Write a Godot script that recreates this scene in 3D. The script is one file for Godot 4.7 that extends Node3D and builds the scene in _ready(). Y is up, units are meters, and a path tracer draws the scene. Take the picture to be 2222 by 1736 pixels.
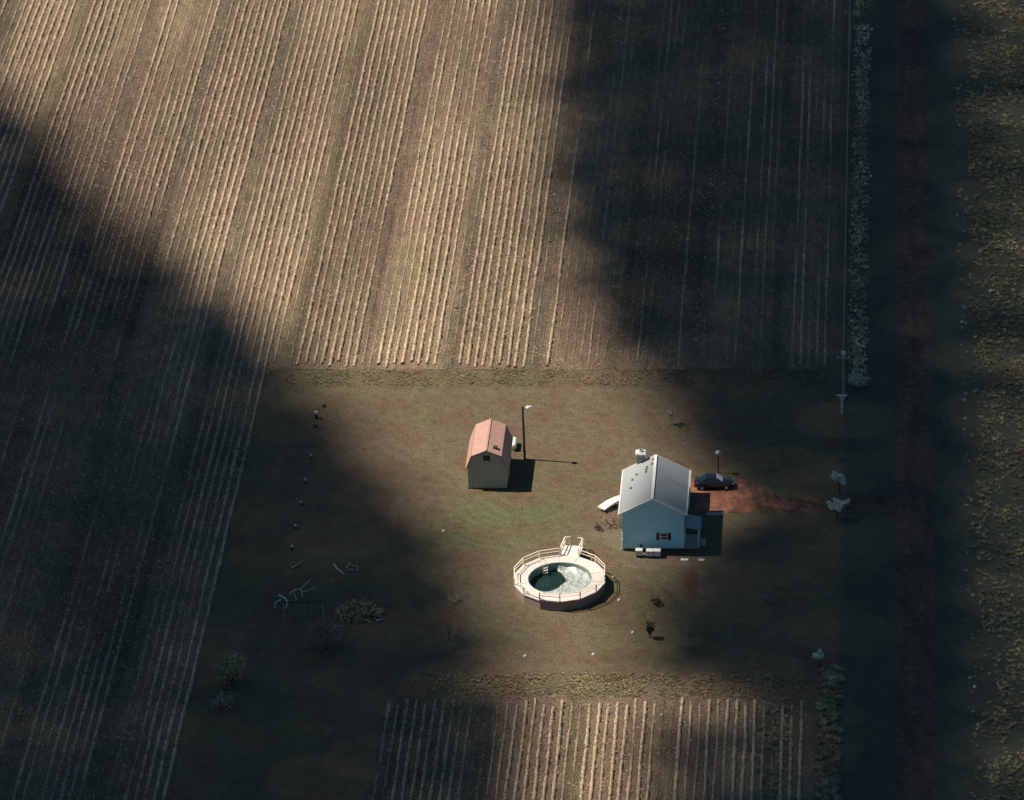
extends Node3D
# A small farmstead between stubble fields, seen from a light aircraft. Metres, y up. The crop rows run along z, the dirt road is at x = 47.

const SUN := Vector3(0.75, -1.0, 0.115)      # the way sunlight travels
const ADDED_CLOUD_BASE := 780.0
var rng := RandomNumberGenerator.new()
var taken := {}
var M := {}
var nz := FastNoiseLite.new()
var nz2 := FastNoiseLite.new()
var nz3 := FastNoiseLite.new()

# ------------------------------------------------------------------ helpers
func numbered(called: String) -> String:
	var n: int = taken.get(called, 0)
	taken[called] = n + 1
	return called if n == 0 else "%s_%03d" % [called, n]

func tag(o: Node, label: String, category: String, group := "", kind := "") -> void:
	o.set_meta("label", label)
	o.set_meta("category", category)
	if group: o.set_meta("group", group)
	if kind: o.set_meta("kind", kind)

func thing(called: String, label: String, category: String, at: Vector3, turn := 0.0, group := "") -> Node3D:
	var o := Node3D.new()
	o.name = numbered(called)
	add_child(o)
	o.position = at
	o.rotation.y = turn
	tag(o, label, category, group)
	return o

func mesh_of(st: SurfaceTool, m: Material) -> ArrayMesh:
	st.generate_normals()
	var a := st.commit()
	a.surface_set_material(0, m)
	return a

func put(called: String, st: SurfaceTool, m: Material, parent: Node) -> MeshInstance3D:
	return put_mesh(called, mesh_of(st, m), parent)

func put_mesh(called: String, a: Mesh, parent: Node) -> MeshInstance3D:
	var o := MeshInstance3D.new()
	o.name = called
	o.mesh = a
	parent.add_child(o, true)
	return o

func begin() -> SurfaceTool:
	var st := SurfaceTool.new()
	st.begin(Mesh.PRIMITIVE_TRIANGLES)
	st.set_smooth_group(-1)
	return st

func quad(st: SurfaceTool, a: Vector3, b: Vector3, c: Vector3, d: Vector3) -> void:
	for v in [a, b, c, a, c, d]:
		st.add_vertex(v)

# eight corners: bottom ring then top ring, each going round
func hexa(st: SurfaceTool, p: Array) -> void:
	quad(st, p[0], p[1], p[2], p[3])
	quad(st, p[7], p[6], p[5], p[4])
	for i in 4:
		var j := (i + 1) % 4
		quad(st, p[j], p[i], p[i + 4], p[j + 4])

func box(st: SurfaceTool, c: Vector3, s: Vector3, turn := 0.0) -> void:
	var h := s * 0.5
	var p := []
	for y in [-h.y, h.y]:
		for q in [[-1, -1], [1, -1], [1, 1], [-1, 1]]:
			p.append(c + Vector3(q[0] * h.x, y, q[1] * h.z).rotated(Vector3.UP, turn))
	hexa(st, p)

# a box with its upper edges cut back
func cbox(st: SurfaceTool, c: Vector3, s: Vector3, e: float, turn := 0.0) -> void:
	var h := s * 0.5
	var rings := [[-h.y, 0.0], [h.y - e, 0.0], [h.y, e]]
	var rr := []
	for r in rings:
		var ring := []
		for q in [[-1, -1], [1, -1], [1, 1], [-1, 1]]:
			ring.append(c + Vector3(q[0] * (h.x - r[1]), r[0], q[1] * (h.z - r[1])).rotated(Vector3.UP, turn))
		rr.append(ring)
	for k in 2:
		for i in 4:
			var j := (i + 1) % 4
			quad(st, rr[k][j], rr[k][i], rr[k + 1][i], rr[k + 1][j])
	quad(st, rr[0][0], rr[0][1], rr[0][2], rr[0][3])
	quad(st, rr[2][3], rr[2][2], rr[2][1], rr[2][0])

func tube(st: SurfaceTool, pts: Array, radii: Array, sides := 6) -> void:
	var rings := []
	for i in pts.size():
		var dir: Vector3 = (pts[mini(i + 1, pts.size() - 1)] - pts[maxi(i - 1, 0)]).normalized()
		var side := dir.cross(Vector3.UP if absf(dir.y) < 0.95 else Vector3.RIGHT).normalized()
		var up := side.cross(dir)
		var ring := []
		for k in sides:
			var a := TAU * k / sides
			ring.append(pts[i] + (side * cos(a) + up * sin(a)) * radii[i])
		rings.append(ring)
	for i in rings.size() - 1:
		for k in sides:
			var l := (k + 1) % sides
			quad(st, rings[i][k], rings[i][l], rings[i + 1][l], rings[i + 1][k])
	for k in range(1, sides - 1):
		for v in [rings[0][0], rings[0][k + 1], rings[0][k]]: st.add_vertex(v)
		for v in [rings[-1][0], rings[-1][k], rings[-1][k + 1]]: st.add_vertex(v)

func bar(st: SurfaceTool, a: Vector3, b: Vector3, r: float, sides := 6) -> void:
	tube(st, [a, b], [r, r], sides)

# outline in x, y (clockwise seen from +z) pushed from z0 to z1
func prism(st: SurfaceTool, poly: Array, z0: float, z1: float) -> void:
	var tri := Geometry2D.triangulate_polygon(PackedVector2Array(poly))
	for k in range(0, tri.size(), 3):
		var a: Vector2 = poly[tri[k]]
		var b: Vector2 = poly[tri[k + 1]]
		var c: Vector2 = poly[tri[k + 2]]
		if (b - a).cross(c - a) > 0.0:
			var t := b
			b = c
			c = t
		for v in [a, b, c]: st.add_vertex(Vector3(v.x, v.y, z1))
		for v in [a, c, b]: st.add_vertex(Vector3(v.x, v.y, z0))
	for i in poly.size():
		var p: Vector2 = poly[i]
		var q: Vector2 = poly[(i + 1) % poly.size()]
		quad(st, Vector3(p.x, p.y, z1), Vector3(p.x, p.y, z0), Vector3(q.x, q.y, z0), Vector3(q.x, q.y, z1))

func lin(r: float, g: float, b: float) -> Color:
	return Color(r, g, b).linear_to_srgb()

func grain(seed_: int, freq: float, low: float, high: float, size := 512, tint := 0.0, hard := 1.0) -> NoiseTexture2D:
	var n := FastNoiseLite.new()
	n.seed = seed_
	n.frequency = freq
	n.noise_type = FastNoiseLite.TYPE_SIMPLEX_SMOOTH
	n.fractal_octaves = 4
	n.fractal_gain = 0.65
	var g := Gradient.new()
	g.offsets = PackedFloat32Array([0.52 - 0.5 / hard, 0.52 - 0.22 / hard, 0.53, 0.53 + 0.22 / hard, 0.53 + 0.47 / hard])
	var cols := PackedColorArray()
	for k in 5:
		var v: float = lerpf(low, high, [0.0, 0.22, 0.5, 0.78, 1.0][k])
		var w := tint * (k - 2) * 0.12
		cols.append(lin(clampf(v * (1.0 + w), 0, 1), v, clampf(v * (1.0 - w), 0, 1)))
	g.colors = cols
	var t := NoiseTexture2D.new()
	t.width = size
	t.height = size
	t.seamless = true
	t.noise = n
	t.color_ramp = g
	return t

func mat(c: Color, rough := 0.85, tex: Texture2D = null, span := 4.0, metal := 0.0) -> StandardMaterial3D:
	var m := StandardMaterial3D.new()
	m.albedo_color = c
	m.roughness = rough
	m.metallic = metal
	if tex:
		m.albedo_texture = tex
		m.uv1_triplanar = true
		m.uv1_world_triplanar = true
		m.uv1_scale = Vector3.ONE / span
	return m

func tinted(rough := 0.9, tex: Texture2D = null, span := 6.0) -> StandardMaterial3D:
	var m := mat(Color.WHITE, rough, tex, span)
	m.vertex_color_use_as_albedo = true
	return m

# ------------------------------------------------------------------ set-up
func _ready() -> void:
	rng.seed = 20417
	nz.seed = 5
	nz.frequency = 1.0
	nz.fractal_octaves = 3
	nz2.seed = 17
	nz2.frequency = 1.0
	nz2.fractal_octaves = 2
	nz3.seed = 91
	nz3.frequency = 1.0
	nz3.fractal_octaves = 1
	var cam := Camera3D.new()
	cam.name = "camera"
	add_child(cam)
	cam.fov = 9.053
	cam.near = 1.0
	cam.far = 6000.0
	var fwd := Vector3(-0.07557568, -0.46947156, -0.87970721)
	var up := Vector3(0.0, 0.88223032, -0.47081807)
	cam.transform = Transform3D(Basis(fwd.cross(up), up, -fwd).orthonormalized(), Vector3(44.79, 278.236, 521.365))
	cam.current = true
	var env := Environment.new()
	env.background_mode = Environment.BG_SKY
	var sky := Sky.new()
	var sm := ProceduralSkyMaterial.new()
	sm.sky_top_color = lin(0.025, 0.063, 0.112)
	sm.sky_horizon_color = lin(0.070, 0.114, 0.155)
	sm.sky_curve = 0.12
	sm.ground_bottom_color = lin(0.05, 0.04, 0.03)
	sm.ground_horizon_color = lin(0.10, 0.12, 0.13)
	sm.sun_angle_max = 1.0
	sky.sky_material = sm
	env.sky = sky
	env.tonemap_mode = Environment.TONE_MAPPER_LINEAR
	env.tonemap_exposure = 1.5
	env.sdfgi_enabled = true
	env.ssao_enabled = true
	env.ssil_enabled = true
	var we := WorldEnvironment.new()
	we.name = "world"
	we.environment = env
	add_child(we)
	var sun := DirectionalLight3D.new()
	sun.name = "sun"
	sun.light_color = Color(1.0, 0.95, 0.87)
	sun.light_energy = 1.4
	sun.light_angular_distance = 0.53
	sun.shadow_enabled = true
	sun.look_at_from_position(Vector3.ZERO, SUN, Vector3.UP)
	add_child(sun)
	make_materials()
	make_ground()
	make_added_cloud()
	make_fields()
	make_house()
	make_barn()
	make_pool()
	make_yard_things()
	make_roadside()
	make_plants()
	make_dead_wood()
	make_grass()

func make_materials() -> void:
	var g1 := grain(1, 0.060, 0.28, 0.90, 1024, 0.4, 1.5)
	var g2 := grain(2, 0.012, 0.62, 0.95, 512, 0.2)
	var g3 := grain(3, 0.030, 0.55, 0.95, 512, 0.2)
	M.ground = tinted(0.95, g1, 13.0)
	M.field = tinted(0.95, grain(4, 0.050, 0.12, 1.0, 1024, 0.5, 1.9), 13.0)
	M.row = tinted(0.95, grain(6, 0.050, 0.22, 1.0, 512, 0.3, 2.0), 7.0)
	M.dirt = tinted(0.95, grain(8, 0.016, 0.40, 0.9, 512, 0.4), 9.0)
	M.blade = tinted(0.9)
	M.siding = mat(lin(0.54, 0.90, 0.96), 0.6, grain(15, 0.02, 0.86, 0.99, 256, 0.1), 3.0)
	M.trim = mat(lin(0.88, 0.87, 0.84), 0.55)
	M.shingle = mat(lin(0.40, 0.435, 0.46), 0.85, grain(9, 0.05, 0.6, 0.98, 512, 0.1), 5.0)
	M.dark = mat(lin(0.02, 0.02, 0.022), 0.6)
	M.foundation = mat(lin(0.09, 0.085, 0.08), 0.9, g3, 3.0)
	M.glass = mat(lin(0.015, 0.02, 0.025), 0.08)
	M.glass.metallic_specular = 0.7
	M.chimney = mat(lin(0.42, 0.40, 0.34), 0.9, g3, 1.2)
	M.white = mat(lin(0.85, 0.85, 0.83), 0.5, g2, 2.0)
	M.barn_wall = mat(lin(0.54, 0.52, 0.41), 0.8, g2, 2.5)
	M.barn_roof = mat(lin(0.58, 0.34, 0.29), 0.7, g2, 4.0)
	M.deck = mat(lin(0.95, 0.85, 0.80), 0.7, g2, 1.6)
	M.skirt = mat(lin(0.40, 0.29, 0.24), 0.85, g3, 1.5)
	M.rail = mat(lin(0.90, 0.80, 0.66), 0.6)
	M.liner = mat(lin(0.30, 0.40, 0.36), 0.5, g3, 2.0)
	M.water = mat(lin(0.012, 0.03, 0.026), 0.06)
	M.tarp = mat(lin(0.66, 0.74, 0.72), 0.45, grain(12, 0.022, 0.15, 1.0, 512, 0.0), 3.0)
	M.pole_wood = mat(lin(0.05, 0.038, 0.03), 0.9, g3, 1.0)
	M.pole_grey = mat(lin(0.45, 0.41, 0.35), 0.9, g3, 1.0)
	M.steel = mat(lin(0.55, 0.56, 0.55), 0.4)
	M.cable = mat(lin(0.30, 0.27, 0.22), 0.6)
	M.paint_black = mat(lin(0.012, 0.013, 0.015), 0.12)
	M.paint_black.clearcoat_enabled = true
	M.paint_black.clearcoat = 1.0
	M.paint_black.clearcoat_roughness = 0.05
	M.rubber = mat(lin(0.02, 0.02, 0.02), 0.9)
	M.concrete = mat(lin(0.55, 0.45, 0.40), 0.9, g3, 2.0)
	M.bark_dark = mat(lin(0.06, 0.045, 0.035), 0.95)
	M.bark_pale = mat(lin(0.78, 0.76, 0.70), 0.8, g2, 0.7)
	M.bark_pink = mat(lin(0.62, 0.45, 0.40), 0.85, g2, 0.7)
	M.twig = tinted(0.95)
	M.added_cloud = mat(lin(0.92, 0.93, 0.95), 1.0)

# ------------------------------------------------------------------ ground, road, drive
func bump(x: float, z: float, cx: float, cz: float, rx: float, rz: float) -> float:
	var q := Vector2((x - cx) / rx, (z - cz) / rz).length()
	return smoothstep(1.15, 0.55, q + 0.35 * nz.get_noise_2d(x * 0.12, z * 0.12))

func lawn_color(x: float, z: float) -> Vector3:
	var a := nz.get_noise_2d(x * 0.035, z * 0.035)
	var b := nz2.get_noise_2d(x * 0.16 + 40.0, z * 0.16)
	var c := nz3.get_noise_2d(x * 0.75, z * 0.75 - 90.0)
	var col := Vector3(0.205, 0.155, 0.095)
	col = col.lerp(Vector3(0.165, 0.160, 0.070), clampf(a * 1.1 + 0.2, 0, 0.5))           # winter-green blades among the dead ones
	col = col.lerp(Vector3(0.150, 0.175, 0.075), 0.75 * bump(x, z, 1.0, 30.0, 9.0, 6.5))
	col = col.lerp(Vector3(0.150, 0.165, 0.072), 0.5 * bump(x, z, 2.5, 52.0, 4.5, 6.0))
	col = col.lerp(Vector3(0.19, 0.105, 0.062), clampf(b * 1.2, 0, 0.55))                # reddish bare soil showing through
	col = col.lerp(Vector3(0.22, 0.165, 0.125), 0.6 * bump(x, z, 13.0, 31.5, 2.6, 3.0))    # worn soil beside the house
	col = col.lerp(Vector3(0.24, 0.185, 0.130), 0.5 * bump(x, z, 18.0, 38.4, 5.5, 1.2))
	col = col.lerp(Vector3(0.16, 0.062, 0.03), 0.8 * bump(x, z, 22.6, 42.5, 0.8, 4.2))     # rusty clay washed from the downspout
	col = col.lerp(Vector3(0.24, 0.190, 0.125), 0.55 * smoothstep(1.0, 0.0, absf(z + 2.2 + 0.3 * sin(x * 0.2)) / 0.8) * smoothstep(23.0, 14.0, x) * smoothstep(-26.0, -20.0, x))
	col = col.lerp(Vector3(0.23, 0.175, 0.115), 0.5 * smoothstep(1.0, 0.0, absf(z - 60.6 - 0.25 * sin(x * 0.3)) / 0.9) * smoothstep(26.0, 18.0, x) * smoothstep(-4.0, 4.0, x))
	# mowing arcs in the green patch
	var ring := Vector2(x - 3.0, (z - 24.0)).length()
	col *= 1.0 + 0.10 * sin(ring * 5.2) * bump(x, z, 2.0, 31.0, 9.0, 6.0)
	# road verges: greener blades, with shade put into their colour
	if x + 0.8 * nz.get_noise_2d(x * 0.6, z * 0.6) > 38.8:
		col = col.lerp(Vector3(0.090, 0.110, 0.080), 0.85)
	return col * (1.05 + 0.2 * c)

func make_ground() -> void:
	var x0 := -108.0
	var x1 := 92.0
	var z0 := -150.0
	var z1 := 118.0
	var step := 0.5
	var nx := int((x1 - x0) / step) + 1
	var nzz := int((z1 - z0) / step) + 1
	var vs := PackedVector3Array()
	var cs := PackedColorArray()
	var ns := PackedVector3Array()
	vs.resize(nx * nzz)
	cs.resize(nx * nzz)
	ns.resize(nx * nzz)
	var k := 0
	for j in nzz:
		for i in nx:
			var x := x0 + i * step
			var z := z0 + j * step
			if i == 0: x = -3000.0
			elif i == nx - 1: x = 3000.0
			if j == 0: z = -3000.0
			elif j == nzz - 1: z = 3000.0
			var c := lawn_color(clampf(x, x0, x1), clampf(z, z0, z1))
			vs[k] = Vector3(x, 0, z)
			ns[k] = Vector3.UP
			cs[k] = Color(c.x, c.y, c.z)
			k += 1
	var ix := PackedInt32Array()
	ix.resize((nx - 1) * (nzz - 1) * 6)
	k = 0
	for j in nzz - 1:
		for i in nx - 1:
			var a := j * nx + i
			for q in [a, a + 1, a + nx + 1, a, a + nx + 1, a + nx]:
				ix[k] = q
				k += 1
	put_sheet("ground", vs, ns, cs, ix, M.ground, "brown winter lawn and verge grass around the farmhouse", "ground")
	# dirt road: a crowned strip with worn edges
	strip_x("road", 44.8, 49.0, -150.0, 118.0, 0.02, Vector3(0.19, 0.105, 0.078), "reddish brown dirt road running between grass verges", "road")
	# driveway
	var st := begin()
	st.set_smooth_group(0)
	var n := 60
	for i in n:
		var xa := 21.6 + 24.0 * i / n
		var xb := 21.6 + 24.0 * (i + 1) / n
		var q := []
		for x in [xa, xb]:
			var t := clampf((x - 24.0) / 10.0, 0, 1)
			var zt: float = lerpf(18.9, 23.6, smoothstep(0.25, 1.0, t)) + 0.35 * nz.get_noise_2d(x * 0.5, 3.0)
			var zb: float = 26.9 + 0.12 * nz.get_noise_2d(x * 0.6, 9.0) + maxf(0.0, x - 42.0) * 0.25
			if x > 42.0: zt -= (x - 42.0) * 0.25
			for s in 7:
				q.append(Vector3(x, 0.03, lerpf(zt, zb, s / 6.0)))
		for s in 6:
			for v in [q[s], q[7 + s], q[7 + s + 1], q[s], q[7 + s + 1], q[s + 1]]:
				var w := 0.85 + 0.45 * nz2.get_noise_2d(v.x * 0.35, v.z * 0.35)
				var dimmed := 1.0 if nz.get_noise_2d(v.x * 0.45, v.z * 0.9) * 14.0 > 31.5 - v.x else 0.0      # far end darkened in patches, shade put into the dirt colour
				var cc := Vector3(0.40, 0.160, 0.098).lerp(Vector3(0.10, 0.080, 0.055), dimmed * 0.8) * w
				st.set_color(Color(cc.x, cc.y, cc.z))
				st.add_vertex(v)
	var d := put("driveway", st, M.dirt, self)
	d.name = numbered("driveway")
	tag(d, "orange red dirt driveway from the house to the road", "driveway", "", "structure")

func put_sheet(called: String, vs: PackedVector3Array, ns: PackedVector3Array, cs: PackedColorArray, ix: PackedInt32Array, m: Material, label: String, category: String) -> MeshInstance3D:
	var arr := []
	arr.resize(Mesh.ARRAY_MAX)
	arr[Mesh.ARRAY_VERTEX] = vs
	arr[Mesh.ARRAY_NORMAL] = ns
	arr[Mesh.ARRAY_COLOR] = cs
	arr[Mesh.ARRAY_INDEX] = ix
	var a := ArrayMesh.new()
	a.add_surface_from_arrays(Mesh.PRIMITIVE_TRIANGLES, arr)
	a.surface_set_material(0, m)
	var o := put_mesh(numbered(called), a, self)
	tag(o, label, category, "", "structure")
	return o

func strip_x(called: String, xa: float, xb: float, za: float, zb: float, y: float, c: Vector3, label: String, category: String) -> void:
	var nxx := 12
	var n := int((zb - za) / 0.7)
	var vs := PackedVector3Array()
	var ns := PackedVector3Array()
	var cs := PackedColorArray()
	var ix := PackedInt32Array()
	for j in n + 1:
		var z := za + (zb - za) * j / n
		for i in nxx + 1:
			var t := float(i) / nxx
			var edge := 0.35 * nz.get_noise_2d(z * 0.25, 70.0 + 50.0 * roundf(t)) if i == 0 or i == nxx else 0.0
			var x := lerpf(xa, xb, t) + edge
			vs.append(Vector3(x, y + 0.06 * sin(PI * t), z))
			ns.append(Vector3.UP)
			var w := 0.9 + 0.35 * nz2.get_noise_2d(x * 0.5, z * 0.12) + 0.2 * nz3.get_noise_2d(x * 1.4, z * 0.9)
			cs.append(Color(c.x * w, c.y * w, c.z * w))
	for j in n:
		for i in nxx:
			var a := j * (nxx + 1) + i
			ix.append_array(PackedInt32Array([a, a + 1, a + nxx + 2, a, a + nxx + 2, a + nxx + 1]))
	put_sheet(called, vs, ns, cs, ix, M.dirt, label, category)

# ------------------------------------------------------------------ unseen puffs added in the sun's path to shade the farm
func make_added_cloud() -> void:
	# gap shaped into the added puffs, as its outline falls on the ground along the sun's rays
	var gap := PackedVector2Array()
	for p in [[-91, -190], [-80, -92], [-68.5, -72.8], [-56.7, -49.4], [-47.5, -37.5], [-37.9, -24.9], [-30.4, -9.1], [-24.7, 3.7], [-19.3, 5.9], [-16.7, 17.0], [-11.8, 26.7], [-6.5, 37.1], [-3.9, 45.2], [-1.7, 53.6], [1.5, 59.8], [0.5, 65.5], [3.5, 71.1], [4.6, 87.1], [5.5, 125], [22.9, 125], [21.9, 86.9], [23.4, 75.5], [32.0, 67.5], [31.0, 63.8], [20.9, 58.5], [20.4, 47.1], [22.5, 42.1], [25.3, 33.9], [29.6, 29.2], [35.0, 25.3], [29.0, 19.0], [23.1, 13.7], [19.8, 3.6], [18.7, -5.5], [12.1, -17.4], [8.0, -32.2], [4.9, -47.7], [1.7, -72.2], [0.6, -101.4], [-2.5, -190]]:
		gap.append(Vector2(p[0], p[1]))
	var tr := []
	var step := 1.6
	var x := -150.0
	while x < 130.0:
		var z := -200.0
		while z < 150.0:
			var p := Vector2(x + rng.randf() * step, z + rng.randf() * step)
			z += step
			var d := 1e9
			for i in gap.size():
				var q := Geometry2D.get_closest_point_to_segment(p, gap[i], gap[(i + 1) % gap.size()])
				d = minf(d, p.distance_squared_to(q))
			d = sqrt(d)
			if Geometry2D.is_point_in_polygon(p, gap): d = -d
			d += 1.2 * nz.get_noise_2d(p.x * 0.03, p.y * 0.03)
			var out := maxf(maxf(-95.0 - p.x, p.x - 78.0), maxf(-150.0 - p.y, p.y - 112.0))
			var cover := smoothstep(-6.0, 2.5, d) * smoothstep(45.0, 0.0, out)
			cover *= 1.0 - 0.62 * smoothstep(50.0, 57.0, p.x)
			cover *= 0.80 + 0.19 * smoothstep(4.0, 26.0, d) + 0.03 * nz2.get_noise_2d(p.x * 0.04, p.y * 0.04)
			for layer in 3:
				if rng.randf() > cover: continue
				var h := ADDED_CLOUD_BASE + rng.randf_range(0.0, 40.0)
				var at := Vector3(p.x, 0, p.y) - SUN * h + Vector3(rng.randf_range(-0.6, 0.6), 0, rng.randf_range(-0.6, 0.6))
				var r := rng.randf_range(0.78, 1.18)
				tr.append(Transform3D(Basis.from_euler(Vector3(rng.randf() * TAU, rng.randf() * TAU, 0)).scaled(Vector3(r * 1.15, r, r * 1.1)), at))
		x += step
	var s := SphereMesh.new()
	s.radius = 1.0
	s.height = 2.0
	s.radial_segments = 7
	s.rings = 4
	s.material = M.added_cloud
	var o := scatter("added_cloud", s, tr, [], self)
	tag(o, "unseen layer of puffs added high up to shade the farm", "added_cloud", "", "stuff")
	print("cloud puffs ", tr.size())

func scatter(called: String, m: Mesh, tr: Array, cols: Array, parent: Node) -> MultiMeshInstance3D:
	var mm := MultiMesh.new()
	mm.transform_format = MultiMesh.TRANSFORM_3D
	mm.use_colors = cols.size() > 0
	mm.mesh = m
	mm.instance_count = tr.size()
	for i in tr.size():
		mm.set_instance_transform(i, tr[i])
		if cols.size(): mm.set_instance_color(i, cols[i])
	var o := MultiMeshInstance3D.new()
	o.name = numbered(called) if parent == self else called
	o.multimesh = mm
	parent.add_child(o, true)
	return o

# ------------------------------------------------------------------ fields
func soil_color(x: float, z: float) -> Vector3:
	var a := nz.get_noise_2d(x * 0.02, z * 0.012 + 11.0)
	var b := nz2.get_noise_2d(x * 0.13 + 7.0, z * 0.035)
	var c := nz3.get_noise_2d(x * 0.9, z * 0.35 + 30.0)
	var col := Vector3(0.275, 0.195, 0.130)
	col = col.lerp(Vector3(0.40, 0.30, 0.185), clampf(0.35 + a * 1.2, 0, 0.8))      # chaff lying thick
	col = col.lerp(Vector3(0.32, 0.195, 0.142), clampf(b * 1.3, 0, 0.6))             # red clay
	col = col.lerp(Vector3(0.235, 0.195, 0.115), clampf(-b * 1.1, 0, 0.5))             # weeds
	# unsown wheel tracks of the sprayer, one every ten rows, overgrown with weeds
	var k := roundf((x - 1.8) / 9.8)
	var off := absf(x - 1.8 - k * 9.8) + 0.5 * nz2.get_noise_2d(x * 0.7, z * 0.4)
	if off < 1.05:
		var tones := [Vector3(0.17, 0.155, 0.105), Vector3(0.215, 0.185, 0.095), Vector3(0.25, 0.165, 0.12), Vector3(0.19, 0.165, 0.115)]
		col = col.lerp(tones[posmod(int(k), 4)] * 0.8, 0.5 + 0.4 * nz2.get_noise_2d(x * 0.3, z * 0.09))
	return col * (0.90 + 0.25 * c) * swath(x, z)

# combine passes left more straw in some ten-row swaths than in others
func swath(x: float, z: float) -> float:
	var k := floorf((x - 1.8) / 9.8)
	var half := floorf((x - 1.8) / 4.9)
	return 1.0 + 0.34 * nz3.get_noise_2d(k * 5.3 + 2.0, z * 0.008) + 0.22 * nz3.get_noise_2d(half * 7.1, z * 0.014 + 31.0)

func row_strength(i: int, x: float, z: float) -> float:
	var base := 1.0 + 0.45 * nz3.get_noise_2d(i * 0.43, 4.0) + 0.35 * nz3.get_noise_2d(i * 3.7, 44.0)
	var s := base + 0.75 * nz.get_noise_2d(x * 0.05, z * 0.02) + 0.4 * nz2.get_noise_2d(x * 0.5, z * 0.06 + 9.0) + 0.25 * nz2.get_noise_2d(x * 0.9, z * 0.5)
	s -= 0.5 * smoothstep(0.2, 0.55, nz3.get_noise_2d(x * 0.13 + 5.0, z * 0.010 + 60.0))
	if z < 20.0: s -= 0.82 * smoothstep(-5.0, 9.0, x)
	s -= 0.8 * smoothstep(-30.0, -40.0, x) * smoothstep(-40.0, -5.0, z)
	if absf(x - 1.8 - roundf((x - 1.8) / 9.8) * 9.8) < 0.95: s -= 0.85
	return clampf(s, 0.0, 1.0)

func make_fields() -> void:
	var straw := blade_mesh(5, 0.36, 0.05, 0.9, 7)
	field("field", "harvested corn field with long rows of pale stubble", -104.0, 38.0, -148.0, func(x): return -7.6 + 0.5 * nz.get_noise_2d(x * 0.2, 1.0) if x > -29.6 else 118.0, straw, true)
	field("field", "stubble field beyond the south edge of the yard", -9.0, 36.6, 66.4, func(_x): return 118.0, straw, false)

func field(called: String, label: String, x0: float, x1: float, z0: float, zend: Callable, straw: Mesh, upper: bool) -> void:
	# the soil
	var step := 0.485
	var nx := int((x1 - x0) / step) + 1
	var vs := PackedVector3Array()
	var ns := PackedVector3Array()
	var cs := PackedColorArray()
	var ix := PackedInt32Array()
	var zstep := 0.9
	var nzz := int((118.0 - z0) / zstep) + 1
	for j in nzz:
		for i in nx:
			var x := x0 + i * step
			var z: float = minf(z0 + j * zstep, zend.call(x))
			if not upper and j == 0: z += 0.6 * nz.get_noise_2d(x * 0.3, 5.0)
			vs.append(Vector3(x, 0.035 + 0.02 * nz3.get_noise_2d(x * 2.0, z * 1.5), z))
			ns.append(Vector3.UP)
			var c := soil_color(x, z)
			cs.append(Color(c.x, c.y, c.z))
	for j in nzz - 1:
		for i in nx - 1:
			var a := j * nx + i
			if vs[a].z >= vs[a + nx].z - 0.001 and vs[a + 1].z >= vs[a + nx + 1].z - 0.001: continue
			if absf(vs[a + nx].z - vs[a + nx + 1].z) > 2.0: continue
			ix.append_array(PackedInt32Array([a, a + 1, a + nx + 1, a, a + nx + 1, a + nx]))
	var f := put_sheet(called, vs, ns, cs, ix, M.field, label, "field")
	# every crop row is a low ragged ridge of cut stalks
	var tr := []
	var cols := []
	var n := int((x1 - x0 - 1.0) / 0.965)
	for i in n:
		var x := x0 + 0.6 + i * 0.965
		var ze: float = zend.call(x) - rng.randf_range(0.3, 1.4) - 1.5 * maxf(0.0, nz3.get_noise_2d(x * 0.4, 77.0))
		var zs := z0 + (rng.randf_range(0.6, 2.2) if not upper else 0.0)
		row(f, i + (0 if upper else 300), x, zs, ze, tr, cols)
	var o := scatter("stubble", straw, tr, cols, f)
	o.set_meta("kind", "stuff")
	o.set_meta("label", "loose straw and cut stalks lying along the rows")
	print(called, " straw ", tr.size())

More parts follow.
